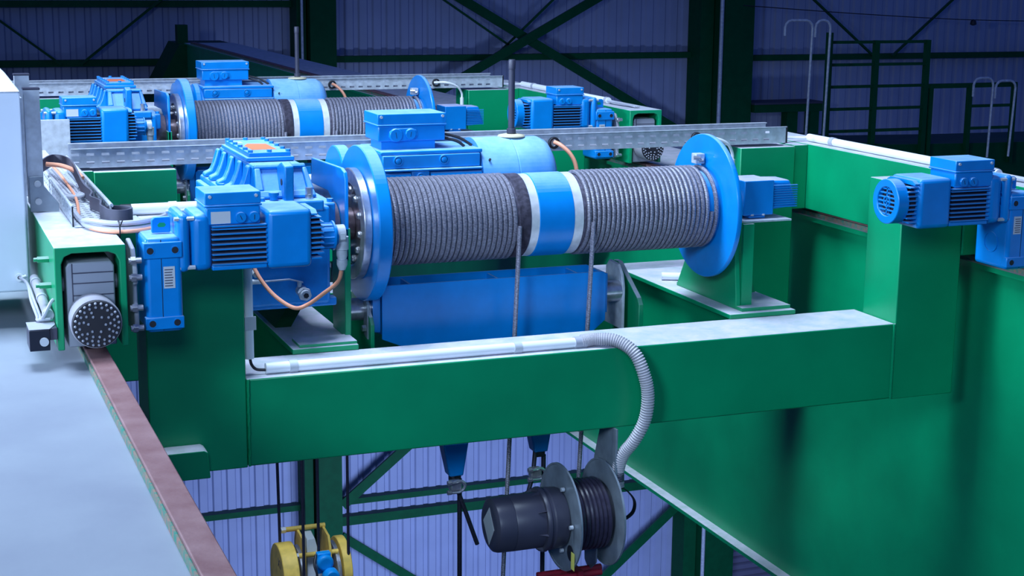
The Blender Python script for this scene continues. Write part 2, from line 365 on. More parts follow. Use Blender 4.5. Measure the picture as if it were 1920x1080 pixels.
# ------------------------------------------------------------------ builders of one crab
def crab_frame(lab):
    r = thing('crane_trolley', lab, 'crane trolley', (1.26, .6, -.3), 'welded frames of the two crabs')
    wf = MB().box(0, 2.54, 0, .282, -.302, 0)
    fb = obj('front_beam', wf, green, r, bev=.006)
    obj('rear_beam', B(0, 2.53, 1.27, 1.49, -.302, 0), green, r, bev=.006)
    for x0, x1 in ((-.32, -.001), (2.541, 2.825)):
        c = obj('front_column', B(x0, x1, -.001, .225, -.305, .545), green, r, bev=.004)
        obj('rear_column', B(x0, x1, 1.25, 1.5, -.305, .545), green, r, bev=.004)
    # weld seams
    obj('weld_seam', MB().tube([(.004+.002*random.random(), -.003, -.30+.3*i/40) for i in range(41)], .005, 6, rf=lambda i: .0045+.0013*(i % 2)), green, r)
    obj('weld_seam', MB().tube([(2.535, -.003, -.30+.3*i/40) for i in range(41)], .005, 6, rf=lambda i: .0045+.0013*(i % 2)), green, r)
    obj('weld_seam', MB().tube([(2.829, -.004, .26+.28*i/40) for i in range(41)], .005, 6, rf=lambda i: .0045+.0013*(i % 2)), green, r)
    # side beams: inverted channels running along the rails
    for xa, xb in ((-.632, -.432), (2.9, 3.1)):
        t = .019; z0, z1 = .252, .552; q = .03
        prof = [(xa, z0), (xa, z1), (xb, z1), (xb, z0), (xb-t, z0), (xb-t, z1-t-q), (xb-t-.009, z1-t-.009), (xb-t-q, z1-t), (xa+t+q, z1-t), (xa+t+.009, z1-t-.009), (xa+t, z1-t-q), (xa+t, z0)]
        obj('side_beam', MB().prism(prof, 'y', -.45, 2.0), green, r, bev=.003)
    for y0, y1 in ((.0, .2), (1.26, 1.46)):
        obj('joining_stub', B(-.431, -.321, y0, y1, .25, .548), green, r, bev=.003)
        obj('joining_stub', B(2.826, 2.899, y0, y1, .252, .549), green, r, bev=.003)
    # cross girders with top flanges
    for xa, xb, wx in ((.222, .462, .25), (1.962, 2.258, 2.0)):
        g = obj('cross_girder', MB().box(wx, wx+.015, .283, 1.268, -.3, -.001).box(xb-.05, xb-.035, .283, 1.268, -.3, -.001), green, r)
        obj('top_flange', B(xa, xb, .27, 1.24, .001, .02), green, g, bev=.003)
    # right pedestal
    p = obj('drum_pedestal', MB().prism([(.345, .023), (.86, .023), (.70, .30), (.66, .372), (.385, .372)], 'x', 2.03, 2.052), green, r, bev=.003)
    obj('base_plate', B(2.032, 2.25, .30, .86, .0205, .034), green, p)
    obj('gusset', MB().prism([(2.053, .035), (2.24, .035), (2.12, .37), (2.053, .37)], 'y', .56, .575), green, p)
    obj('stiffener', B(2.053, 2.10, .347, .36, .035, .36), green, p)
    # left pedestal under the gearbox
    p = obj('gearbox_pedestal', B(.445, .468, .385, .56, .021, .42), green, r, bev=.003)
    obj('base_plate', B(.25, .46, .285, .40, .0205, .03), green, p)
    obj('strut', MB().hexa([(.24, .62, .021), (.30, .62, .021), (.30, .95, .021), (.24, .95, .021)], [(.32, .62, .154), (.38, .62, .154), (.38, .95, .154), (.32, .95, .154)]), dgreen, p)
    # trunnion brackets for the sheave box
    for x, y0 in ((.585, .42), (1.66, .42)):
        b = obj('trunnion_bracket', MB().prism([(y0, -.15), (y0, .05), (y0+.02, .075), (y0+.20, .19), (y0+.24, .19), (y0+.26, .16), (y0+.26, -.15)], 'x', x-.035 if x < 1 else x-.02, x-.02 if x < 1 else x), green, r, bev=.002)
    # bolts on the side beam near the bumper
    bb = MB()
    for y, z in ((-.28, .49), (-.32, .42)):
        obj('beam_bolt', MB().cyl((-.665, y, z), (-.632, y, z), .010, 6).cyl((-.675, y, z), (-.66, y, z), .006, 10), green, r)
    return r

def bolt_circle(m, x, c, R, n, r=.009, h=.01, sgn=-1, ph=0):
    for i in range(n):
        t = 2*pi*i/n+ph; m.hexbolt((x, c[0]+R*cos(t), c[1]+R*sin(t)), (sgn, 0, 0), r, h)
DC = (.52, .415)
def rope_drum(lab):
    r = thing('rope_drum', lab, 'rope drum', (1.25, .52, .13), 'rope drums of the two crabs')
    obj('drum_shell', MB().lathe('x', DC, [(.58, .1455), (1.158, .1455), (1.16, .155), (1.19, .155), (1.195, .160), (1.333, .160), (1.338, .155), (1.372, .155), (1.374, .1455), (1.96, .1455)], 64), blue, r)
    for a, b in ((1.160, 1.1935), (1.3345, 1.372)):
        obj('machined_ring', MB().ring('x', DC, a, b, .150, .1575, 64), ringsteel, r)
    obj('grooved_end', MB().lathe('x', DC, [(1.07, .1460), (1.071, .1478), (1.1115, .1478)]+[(1.112+.0012*i, .157+.004*(i % 2)) for i in range(1, 39)]+[(1.1595, .146)], 48), greasy, r)
    obj('grooved_end', MB().lathe('x', DC, [(1.3725, .1460), (1.373, .152), (1.384, .152), (1.386, .1478), (1.42, .1478), (1.421, .146)], 48), greasy, r)
    obj('flange', MB().lathe('x', DC, [(.532, .10), (.532, .284), (.536, .287), (.578, .287), (.582, .284), (.582, .10)], 96), blue, r)
    obj('flange', MB().lathe('x', DC, [(1.960, .10), (1.960, .284), (1.963, .286), (1.977, .286), (1.980, .284), (1.980, .10)], 96), blue, r)
    h = obj('hub_ring', MB().ring('x', DC, .500, .531, .150, .205, 64), steel, r, bev=.004)
    obj('hub_disc', MB().lathe('x', DC, [(.508, .04), (.508, .149), (.531, .149)], 48), brownsteel, r)
    for i in range(12):
        m = MB(); t = 2*pi*(i+.3)/12; m.hexbolt((.507, DC[0]+.13*cos(t), DC[1]+.13*sin(t)), (-1, 0, 0), .011, .012)
        m.cyl((.508, DC[0]+.13*cos(t), DC[1]+.13*sin(t)), (.50, DC[0]+.13*cos(t), DC[1]+.13*sin(t)), .014, 12)
        obj('hub_bolt', m, steel, r)
    obj('drum_shaft', MB().cyl((.44, *DC), (.507, *DC), .06, 24), brownsteel, r)
    obj('drum_shaft', MB().cyl((1.981, *DC), (2.13, *DC), .045, 24), silver, r)
    cl = obj('rope_clamp', B(1.915, 1.955, .505, .545, .585, .625), silver, r, bev=.003)
    obj('clamp_screw', MB().cyl((1.905, .505, .61), (1.93, .495, .61), .008, 8), steel, cl)
    obj('clamp_screw', MB().cyl((1.93, .505, .60), (1.945, .495, .60), .008, 8), steel, cl)
    return r
def coil(x0, x1, turns, tail, lab, last=None):
    m = MB(); n = 44; pts = []
    N_ = int(turns*n); ph = pi
    for i in range(N_+1):
        t = i/n
        a = ph+2*pi*t
        x = x0+(x1-x0)*i/N_
        pts.append((x, DC[0]+.1555*cos(a), DC[1]+.1555*sin(a)))
    m.tube(pts, .0091, 8, uv=True)
    if last:
        pts = [(last, DC[0]+.1555*cos(a), DC[1]+.1555*sin(a)) for a in [pi*.5+RD(6)*k for k in range(0, 61)]]
        m.tube(pts, .0091, 8, uv=True)
    # hanging fall
    m.tube([(tail[0][0], .358, tail[0][1]), (tail[0][0]-.003, .356, tail[0][1]-.05)]+[tail[1]], .0091, 8, uv=True)
    o = obj('wire_rope', m, ropem)
    return tag(o, lab, 'wire rope', 'wire ropes wound on the drums')

def gearbox(lab):
    r = thing('winch_gearbox', lab, 'gearbox', (.22, .7, .16), 'winch gearboxes of the two crabs')
    lo = MB().hexa([(.08, .30, .17), (.37, .30, .17), (.37, 1.05, .17), (.08, 1.05, .17)], [(.08, .29, .52), (.37, .29, .52), (.37, 1.1, .52), (.08, 1.1, .52)])
    hl = obj('lower_housing', lo, blue_cast, r, bev=.012)
    obj('split_flange', MB().box(.06, .345, .275, 1.08, .505, .545).box(.346, .40, .33, .60, .44, .525).box(.035, .06, .40, 1.04, .47, .53), blue_cast, r, bev=.008)
    up = MB().hexa([(.118, .335, .545), (.330, .335, .545), (.330, 1.06, .545), (.118, 1.06, .545)], [(.128, .415, .655), (.308, .415, .655), (.308, 1.03, .655), (.128, 1.03, .655)])
    uh = obj('upper_housing', up, blue_cast, r, bev=.01)
    # ribs down the left flank, running to feet
    for y in (.46, .60, .74, .88, 1.0):
        obj('rib', MB().prism([(.125, .546), (.125, .652), (.113, .65), (.098, .60), (.085, .572), (.060, .562), (.058, .546)], 'y', y-.022, y+.022), blue_cast, uh, bev=.008)
    for y in (.62, .74, .86, .98):
        obj('rib', MB().hexa([(.32, y-.02, .54), (.375, y-.02, .54), (.375, y+.02, .54), (.32, y+.02, .54)], [(.29, y-.012, .645), (.318, y-.012, .645), (.318, y+.012, .645), (.29, y+.012, .645)]), blue_cast, uh, bev=.006)
    # raised frame around the two front pockets
    def fp(x, t, d=0):  # point on the sloping front face
        return (x, .335+.08*t-d, .545+.11*t+d*.6)
    fr = MB()
    def slab(x0, x1, x2, x3, t0, t1, d=.012):
        fr.hexa([fp(x0, t0, d), fp(x1, t0, d), fp(x1, t0, -.004), fp(x0, t0, -.004)], [fp(x3, t1, d), fp(x2, t1, d), fp(x2, t1, -.004), fp(x3, t1, -.004)])
    slab(.116, .332, .326, .119, .0, .22); slab(.124, .312, .309, .128, .86, 1.0)
    slab(.118, .150, .148, .126, .20, .88); slab(.302, .328, .312, .296, .20, .88); slab(.205, .235, .232, .208, .20, .88)
    obj('front_frame', fr, blue_cast, uh, bev=.006)
    # cover plate
    cv = obj('inspection_cover', MB().box(.122, .296, .50, .95, .658, .672).box(.134, .286, .512, .94, .672, .688), blue, r, bev=.003)
    for x in (.142, .172, .21, .248, .278):
        for y in (.522, .93):
            if x in (.172, .248) : continue
            obj('cover_bolt', MB().hexbolt((x, y, .688), (0, 0, 1), .009, .009), blue, cv)
    for y in (.61, .70, .79, .87):
        for x in (.142, .278): obj('cover_bolt', MB().hexbolt((x, y, .688), (0, 0, 1), .009, .009), blue, cv)
    obj('warning_sticker', MB().prism([(.165, .60), (.255, .60), (.255, .78), (.19, .80), (.165, .74)], 'z', .6882, .6888), orangelab, cv)
    obj('warning_sticker', MB().prism([(.15, .83), (.18, .83), (.18, .88), (.15, .88)], 'z', .6882, .6888), labelm, cv)
    # lifting lug in front
    lug = MB().prism([(.29, .52), (.285, .665), (.335, .675), (.40, .655), (.40, .52)], 'x', .208, .242)
    obj('lifting_lug', lug, blue_cast, r, bev=.006)
    obj('lug_hole', MB().cyl((.2065, .33, .605), (.2435, .33, .605), .012, 16), black, r)
    # plugs on the flange
    f1 = obj('filler_plug', MB().cyl((.175, .31, .546), (.175, .31, .562), .014, 16).cyl((.175, .31, .562), (.175, .31, .573), .018, 18), blue, r)
    obj('filler_plug', MB().cyl((.30, .31, .546), (.30, .31, .562), .014, 16).cyl((.30, .31, .562), (.30, .31, .585), .013, 6), steel, r)
    for x, y in ((.13, .30), (.385, .35), (.07, .56), (.07, .70)):
        obj('flange_bolt', MB().hexbolt((x, y, .545 if x != .385 else .5255), (0, 0, 1), .012, .012), blue, r)
    obj('output_boss', MB().lathe('y', (.24, .46), [(.25, .02), (.25, .040), (.262, .046), (.292, .046)], 28), blue, r)
    obj('output_hub', MB().lathe('x', DC, [(.371, .11), (.40, .11), (.40, .095), (.445, .085)], 32), brownsteel, r)
    # feet
    obj('foot', MB().box(.04, .40, .33, .38, .155, .185), blue_cast, r, bev=.006)
    obj('foot', MB().box(.04, .40, .98, 1.03, .155, .185), blue_cast, r, bev=.006)
    # drain valve
    v = obj('drain_valve', MB().cyl((.262, .30, .225), (.262, .252, .222), .020, 16).cyl((.262, .252, .222), (.262, .236, .221), .024, 6).cyl((.262, .236, .221), (.262, .222, .220), .018, 16), silver, r)
    obj('valve_port', MB().cyl((.262, .2225, .220), (.262, .2205, .220), .010, 6), black, v)
    obj('valve_lever', MB().cyl((.25, .27, .243), (.25, .27, .262), .008, 8).hexa([(.13, .262, .268), (.215, .262, .270), (.215, .276, .270), (.13, .276, .268)], [(.13, .262, .272), (.215, .262, .274), (.215, .276, .274), (.13, .276, .272)]).hexa([(.215, .262, .270), (.262, .262, .257), (.262, .276, .257), (.215, .276, .270)], [(.215, .262, .274), (.262, .262, .261), (.262, .276, .261), (.215, .276, .274)]), silver, v)
    obj('oil_sight_plug', MB().cyl((.10, .30, .30), (.10, .27, .295), .012, 12).cyl((.085, .275, .27), (.12, .275, .27), .009, 10), labelm, r)
    obj('type_plate', MB().prism([(.155, .556), (.20, .556), (.20, .558), (.155, .558)], 'y', .3355, .337), labelm, r)
    # torque guard plate beside the drum
    obj('guard_plate', MB().prism([(.86, .62), (.44, .632), (.40, .622), (.385, .60), (.385, .30), (.50, .30), (.52, .42), (.56, .50), (.62, .525), (.875, .522)], 'x', .448, .462), blue, r, bev=.003)
    return r

def hoist_motor(lab):
    r = thing('hoist_motor', lab, 'electric motor', (1.1, 1.1, .28), 'hoist motors of the two crabs'); c = (1.1, .475)
    # finned octagonal body
    def oct_(k): return [(c[0]+k*.165*cos(t), c[1]+k*.165*sin(t)) for t in [RD(22.5+45*i) for i in range(8)]]
    obj('motor_body', MB().prism(oct_(.93), 'x', .745, 1.185), blue, r, bev=.01)
    obj('side_panel', B(.757, 1.168, .944, 1.02, .553, .605), blue, r, bev=.004)
    obj('side_ledge', B(.757, 1.175, .932, 1.0, .541, .551), blue_cowl, r, bev=.004)
    obj('side_fin', MB().cyl((.765, .945, .522), (.872, .945, .522), .012, 16), blue, r)
    obj('side_fin', MB().cyl((.955, .945, .522), (1.172, .945, .522), .012, 16), blue, r)
    obj('side_boss', B(.875, .950, .936, .96, .490, .540), blue, r, bev=.004)
    obj('upper_rail', MB().box(.75, 1.18, .950, 1.25, .606, .622), blue, r, bev=.005)
    for x, z in ((.82, .584), (1.012, .584)):
        obj('side_plug', MB().ring('y', (x, z), .936, .9435, .015, .019, 24).lathe('y', (x, z), [(.9435, .012), (.937, .012), (.935, .008)], 20), blue, r)
    obj('side_plug', MB().ring('y', (.912, .517), .929, .9355, .014, .018, 20).lathe('y', (.912, .517), [(.9355, .011), (.930, .011), (.928, .008)], 20), blue, r)
    obj('fan_cowl', MB().lathe('x', c, [(1.175, .16), (1.18, .176), (1.335, .176), (1.337, .1745), (1.340, .1745), (1.342, .176), (1.470, .174), (1.500, .160), (1.520, .13), (1.525, .09)], 64), blue_cowl, r)
    obj('end_shield', MB().lathe('x', c, [(.705, .06), (.705, .13), (.715, .155), (.744, .155)], 40), blue, r, bev=.003)
    obj('cowl_screw', MB().cyl((1.21, c[0]-.150, c[1]+.098), (1.21, c[0]-.158, c[1]+.103), .005, 8), black, r)
    b = terminal_box(r, .752, 1.045, 1.0, 1.20, .655, .765, big=True)
    obj('plug_plate', MB().prism([(.800, .672), (.815, .655), (.905, .660), (.922, .678), (.915, .70), (.895, .708), (.82, .706), (.803, .695)], 'y', .998, 1.0055), blue, b, bev=.002)
    plug(b, .828, .996, .681, .027); plug(b, .889, .996, .684, .022)
    obj('box_neck', B(.775, 1.0, 1.02, 1.17, .62, .655), blue, r)
    d = obj('brake_disc', MB().lathe('x', c, [(.60, .10), (.60, .158), (.604, .162), (.645, .162), (.648, .158), (.648, .1)], 56), blue, r)
    obj('coupling', MB().cyl((.41, *c), (.599, *c), .05, 24).cyl((.649, *c), (.704, *c), .06, 24), silver, r)
    obj('cable_lead', MB().tube(bez([(1.045, 1.06, .66), (1.10, 1.04, .645), (1.13, 1.03, .624)], 6), .006, 8), black, r)
    obj('cable_lead', MB().tube(bez([(1.045, 1.09, .675), (1.12, 1.07, .655), (1.17, 1.05, .624)], 6), .006, 8), black, r)
    return r
def terminal_box(parent, x0, x1, y0, y1, z0, z1, big=False, plate=False, inner=None):
    h = z1-z0; lid = z0+h*.56; e = .006 if big else .005
    b = obj('terminal_box', B(x0+e, x1-e, y0+e, y1-e, z0, lid), blue, parent, bev=.005)
    obj('box_lid', MB().box(x0, x1, y0, y1, lid, lid+.006).box(x0+.003, x1-.003, y0+.003, y1-.003, lid+.006, z1), blue, b, bev=.004)
    s = MB()
    sc = .006 if big else .005
    for x in (x0+.018, x1-.018):
        s.cyl((x, y0+.004, z1-.012), (x, y0-.001, z1-.012), sc, 10)
    obj('lid_screw', s, silver, b)
    return b
def plug(parent, x, y, z, r):
    p = obj('cable_plug', MB().lathe('y', (x, z), [(y+.004, r*.8), (y+.004, r), (y-.006, r*.97), (y-.008, r*.9)], 28), blue, parent)
    a = random.uniform(-.9, .9); dx, dz = sin(a)*r*.45, cos(a)*r*.45
    obj('slot', MB().hexa([(x-dx-.001, y-.0085, z-dz), (x-dx+.001, y-.0085, z-dz), (x-dx+.001, y-.007, z-dz), (x-dx-.001, y-.007, z-dz)], [(x+dx-.001, y-.0085, z+dz), (x+dx+.001, y-.0085, z+dz), (x+dx+.001, y-.007, z+dz), (x+dx-.001, y-.007, z+dz)]), blue_dark, p)

def travel_drive(x0, s, fan, lab):
    yc, zc = -.335, .540; X = lambda u: x0+s*u
    r = thing('travel_drive', lab, 'gear motor', (X(0), yc, .27), 'travel drives of the two crabs')
    def bx(u0, u1, y0, y1, z0, z1, m=None):
        m = m or MB(); a, b = sorted((X(u0), X(u1))); return m.box(a, b, y0, y1, z0, z1)
    gh = obj('gear_housing', bx(-.107, 0, -.425, -.24, .278, .562), blue, r, bev=.014, seg=3)
    obj('housing_lip', bx(-.112, .001, -.431, -.40, .50, .548), blue, gh, bev=.003)
    obj('housing_lip', bx(-.112, .001, -.431, -.40, .288, .325), blue, gh, bev=.003)
    obj('split_line', bx(-.061, -.059, -.4255, -.42, .285, .555), blue_dark, gh)
    for u in (-.092, -.02):
        for z in (.524, .307):
            obj('bolt_hole', MB().lathe('y', (X(u), z), [(-.4315, .010), (-.4325, .010), (-.4325, .001)], 20), black, gh)
            obj('hole_rim', MB().ring('y', (X(u), z), -.4325, -.430, .010, .013, 20), blue, gh)
    lb = obj('type_label', bx(-.055, -.022, -.4262, -.4255, .41, .475), labelm, gh)
    tx = MB()
    for i in range(7): bx(-.052, -.030+random.random()*.004, -.4266, -.4262, .416+.008*i, .419+.008*i, tx)
    obj('label_print', tx, labeltext, lb)
    obj('side_disc', MB().ring('x', (-.335, .37), *sorted((X(.0005), X(.0035))), .035, .038, 28), blue, gh)
    # motor flange and lifting eye
    obj('motor_flange', bx(-.012, .026, -.425, -.245, .452, .628), blue, r, bev=.018, seg=3)
    obj('lifting_eye', MB().prism([(X(-.075), .565), (X(-.075), .605), (X(-.065), .612), (X(-.02), .612), (X(-.02), .565)], 'y', -.36, -.345), blue, r, bev=.003)
    obj('eye_slot', MB().prism([(X(-.055), .582), (X(-.058), .588), (X(-.052), .595), (X(-.038), .595), (X(-.033), .588), (X(-.038), .582)], 'y', -.3605, -.3595), green, r)
    obj('end_shield', bx(.03, .092, -.42, -.25, .452, .625), blue, r, bev=.022, seg=3)
    for y in (-.415, -.262):
        for z in (.466, .612): obj('flange_bolt', MB().cyl((X(-.018), y, z), (X(.040), y, z), .007, 6), silver, r)
    core = obj('motor_core', bx(.09, .255, -.405, -.265, .470, .584), blue_dark, r)
    obj('motor_base', bx(.09, .255, -.418, -.255, .452, .466), blue, r, bev=.003)
    fins = MB()
    for i in range(8):
        z = .468+i*.0152; bx(.091, .254, -.424, -.406, z, z+.0032, fins)
    bx(.091, .254, -.424, -.406, .582, .5865, fins)
    obj('cooling_fins', fins, blue, r)
    obj('rear_housing', bx(.255, .392, -.426, -.244, .448, .626), blue, r, bev=.016, seg=3)
    ef = MB()
    for i in range(9):
        z = .470+i*.0155; bx(.392, .432 if i not in (0, 8) else .425, -.415, -.255, z, z+.004, ef)
    obj('end_fins', ef, blue, r)
    obj('end_core', MB().lathe('x', (yc, zc), [(X(.392), .07), (X(.427), .066)], 28), blue_dark, r)
    obj('end_cage', MB().prism([(-.42, .61), (-.40, .62), (-.27, .62), (-.25, .61), (-.25, .605), (-.42, .605)], 'x', *sorted((X(.392), X(.41)))), blue, r)
    if fan:
        obj('fan_ring', MB().ring('x', (yc, zc), *sorted((X(.425), X(.470))), .052, .080, 40), blue, r, bev=.003)
        fn = MB()
        bx(.452, .456, yc-.002, yc+.002, zc-.052, zc+.052, fn)
        for i in range(7):
            z = zc-.045+i*.015; h = (max(.0001, .052**2-(z-zc)**2))**.5
            bx(.462, .466, yc-h, yc+h, z-.0025, z+.0025, fn)
        bx(.462, .466, yc-.0025, yc+.0025, zc-.052, zc+.052, fn)
        fn.ring('x', (yc, zc), *sorted((X(.461), X(.467))), .016, .020, 20)
        obj('fan_grille', fn, blue, r)
        obj('fan_core', MB().lathe('x', (yc, zc), [(X(.42), .052), (X(.45), .052)], 24), blue_dark, r)
    else:
        obj('encoder_cage', MB().lathe('x', (yc, zc-.015), [(X(.425), .05), (X(.43), .038), (X(.475), .038), (X(.476), .046), (X(.481), .046), (X(.482), .034), (X(.492), .030)], 28), blue, r)
        cg = MB()
        for i in range(12):
            t = 2*pi*i/12
            a, b = sorted((X(.43), X(.475))); cg.cyl((a, yc+.0385*cos(t), zc-.015+.0385*sin(t)), (b, yc+.0385*cos(t), zc-.015+.0385*sin(t)), .003, 6)
        obj('cage_rib', cg, blue, r)
        cn = obj('plug_connector', MB().cyl((X(.490), yc, zc-.012), (X(.515), yc, zc-.012), .030, 20).lathe('z', (X(.508), yc), [(.448, .013), (.46, .017), (.478, .017), (.480, .021), (.52, .021)], 18), silver, r)
        obj('cable_gland', MB().lathe('z', (X(.508), yc), [(.415, .010), (.432, .017), (.4475, .017)], 16), silver, cn)
        obj('label_band', bx(.497, .512, -.3655, -.36, .515, .535), labelm, cn)
    tb = terminal_box(r, *sorted((X(.070), X(.243))), -.42, -.26, .588, .685)
    # name plate and plugs under the lid
    pl = .10 if s > 0 else .21
    if s > 0: obj('name_plate', bx(.090, .148, -.4160, -.4148, .592, .628), labelm, tb)
    for u in ((.178, .218) if s > 0 else (.165, .205)):
        plug(tb, X(u), -.418, .609, .0165)
    # coupling disc between housing and beam
    a, b = sorted((X(-.162), X(-.113)))
    mt = obj('mounting_flange', MB().prism([(-.43, .36), (-.43, .30), (-.39, .275), (-.28, .275), (-.25, .30), (-.25, .50), (-.30, .545), (-.39, .53), (-.43, .47), (-.43, .43), (-.41, .42), (-.41, .37)], 'x', (a+b)/2-.006, (a+b)/2+.008), grey_cast, r, bev=.004)
    for z in (.50, .45, .36, .30): obj('flange_bolt', MB().cyl((a+.006, -.437, z), (b-.006, -.437, z), .009, 10).cyl((a+.012, -.437, z), (a+.026, -.437, z), .013, 6), steel, mt)
    return r

def wheel_block(xc, lab):
    r = thing('wheel_block', lab, 'wheel block', (xc, -.34, .24), 'grey wheel blocks with studded bumpers')
    b = obj('block_housing', MB().prism([(xc-.068, .255), (xc-.068, .49), (xc-.060, .502), (xc+.060, .502), (xc+.068, .49), (xc+.068, .255)], 'y', -.43, -.20), grey_cast, r, bev=.004)
    gr = MB()
    for z in (.405, .44, .47): gr.box(xc-.05, xc+.065, -.4315, -.4305, z, z+.003)
    gr.box(xc-.052, xc-.049, -.4315, -.4305, .30, .50)
    obj('groove_line', gr, darkgrey, b)
    obj('axle_stub', MB().cyl((xc-.081, -.36, .43), (xc-.069, -.36, .43), .022, 18).cyl((xc+.069, -.36, .43), (xc+.081, -.36, .43), .022, 18), grey_cast, r)
    obj('wheel', MB().lathe('x', (-.31, .298), [(xc-.03, .02), (xc-.03, .059), (xc+.03, .059), (xc+.03, .02)], 30), steel, r)
    bf = obj('bumper', MB().lathe('y', (xc, .345), [(-.431, .062), (-.435, .068), (-.53, .072), (-.545, .070)], 44), greyflex, r)
    fc = obj('bumper_face', MB().lathe('y', (xc, .345), [(-.5455, .0685), (-.552, .066), (-.553, .04)], 44), black, bf)
    st = MB()
    for n, R in ((24, .060), (18, .049), (13, .037), (6, .024)):
        for i in range(n):
            t = 2*pi*i/n+R*40
            if n == 13 and i % 4 == 0: continue
            st.lathe('y', (xc+R*cos(t), .345+R*sin(t)), [(-.5528, .0042), (-.5555, .0040), (-.558, .0022)], 8)
    obj('bumper_stud', st, grey_cast, bf)['kind'] = 'stuff'
    return r

def sheave_box(lab):
    r = thing('sheave_box', lab, 'sheave box', (1.05, .53, -.2), 'blue sheave boxes under the drums')
    def plate(y0, y1): return MB().prism([(.603, .175), (.618, .188), (1.495, .188), (1.51, .178), (1.51, -.005), (1.45, -.055), (1.38, -.11), (.78, -.12), (.70, -.055), (.603, -.015)], 'y', y0, y1)
    obj('front_plate', plate(.45, .458), blue, r, bev=.002)
    obj('back_plate', plate(.60, .608), blue, r, bev=.002)
    obj('end_plate', B(.573, .602, .47, .60, .01, .165), blue, r)
    obj('end_plate', B(1.511, 1.525, .47, .60, .02, .175), blue, r)
    for x in (.72, 1.07, 1.40): obj('divider', B(x, x+.008, .4585, .5995, .0, .18), blue, r)
    for x in (1.02, 1.21):
        w = obj('sheave', MB().lathe('y', (x, -.02), [(.50, .02), (.50, .12), (.52, .105), (.54, .105), (.56, .12), (.56, .02)], 40), darkgrey, r)
    obj('sheave_hub', MB().ring('y', (1.055, -.085), .440, .4495, .018, .040, 28), silver, r, bev=.002)
    obj('pivot_shaft', MB().cyl((.485, .53, .09), (.572, .53, .09), .042, 26).cyl((.475, .53, .09), (.485, .53, .09), .030, 20), steel, r)
    obj('pivot_shaft', MB().cyl((1.526, .53, .09), (1.60, .53, .09), .042, 26), steel, r)
    k = obj('keeper_plate', MB().prism([(.45, -.01), (.45, .12), (.47, .14), (.50, .14), (.50, .0)], 'x', .545, .556), silver_shaded, r, bev=.002)
    obj('keeper_bolt', MB().cyl((.53, .468, .03), (.545, .468, .03), .013, 6), steel, k)
    k = obj('keeper_plate', MB().prism([(.49, -.06), (.49, .11), (.505, .16), (.54, .195), (.62, .20), (.65, .17), (.66, -.06)], 'x', 1.60, 1.612), silver, r, bev=.002)
    return r

def encoder_unit(lab):
    r = thing('limit_switch_unit', lab, 'limit switch', (2.22, .52, .34), 'limit switch units at the drum ends')
    g = obj('switch_housing', MB().box(2.10, 2.235, .435, .60, .378, .518).box(2.13, 2.205, .445, .59, .364, .377), blue_flat, r, bev=.004)
    obj('housing_screw', MB().cyl((2.14, .437, .377), (2.14, .437, .383), .007, 8).cyl((2.19, .437, .377), (2.19, .437, .383), .007, 8), silver, g)
    # finned cover
    c = obj('finned_cover', MB().hexa([(2.236, .45, .395), (2.355, .45, .405), (2.355, .585, .405), (2.236, .585, .395)], [(2.236, .46, .515), (2.325, .46, .512), (2.325, .575, .512), (2.236, .575, .515)]), blue_flat, r, bev=.012)
    f = MB()
    for i in range(10): f.box(2.238, 2.350, .4455, .453, .404+i*.0095, .4085+i*.0095)
    obj('cover_fins', f, blue, c)
    obj('support_plate', B(2.08, 2.30, .40, .60, .356, .363), silver, r)
    return r

def cable_tray_x(x0, x1, y0, y1, z0, z1, lab, grom=()):
    r = thing('cable_tray', lab, 'cable tray', ((x0+x1)/2, y0, z0), 'perforated cable trays across the crabs')
    m = MB(); h = z1-z0; t = .002
    rows = [(z0+h*.20, z0+h*.34), (z0+h*.64, z0+h*.78)]
    zs = [z0, rows[0][0], rows[0][1], rows[1][0], rows[1][1], z1]
    for a, b in ((0, 1), (2, 3), (4, 5)): m.box(x0, x1, y0, y0+t, zs[a], zs[b])
    p = .058; n = int((x1-x0)/p)
    for a, b in rows:
        for i in range(n):
            m.box(x0+i*p+.030, x0+(i+1)*p if i < n-1 else x1, y0, y0+t, a, b)
    m.box(x0, x1, y0-.010, y0+t, z1, z1+.003)
    w = obj('front_side', m, silver, r, smooth=False)
    obj('back_side', MB().box(x0, x1-.05, y1-t, y1, z0, z1+.010).box(x0, x1-.05, y1-.012, y1+.006, z1+.010, z1+.014), silver, r)
    obj('tray_floor', B(x0, x1, y0+t, y1-t, z0, z0+t), silver, r)
    for y in (y0+.025, y0+.05, y0+.072):
        obj('tray_cable', MB().tube(bez([(x0+.01, y, z0+.018), ((x0+x1)/2, y+.005, z0+.016), (x1-.02, y, z0+.018)], 6), .010, 8), greycable, r)
    obj('end_trim', B(x1, x1+.008, y0-.002, y0+.012, z0-.002, z1+.004), black, r)
    for gx in grom:
        obj('grommet', MB().ring('y', (gx, z0+h*.5), y0-.012, y0+.004, .016, .026, 24), black, r, bev=.003)
    return r

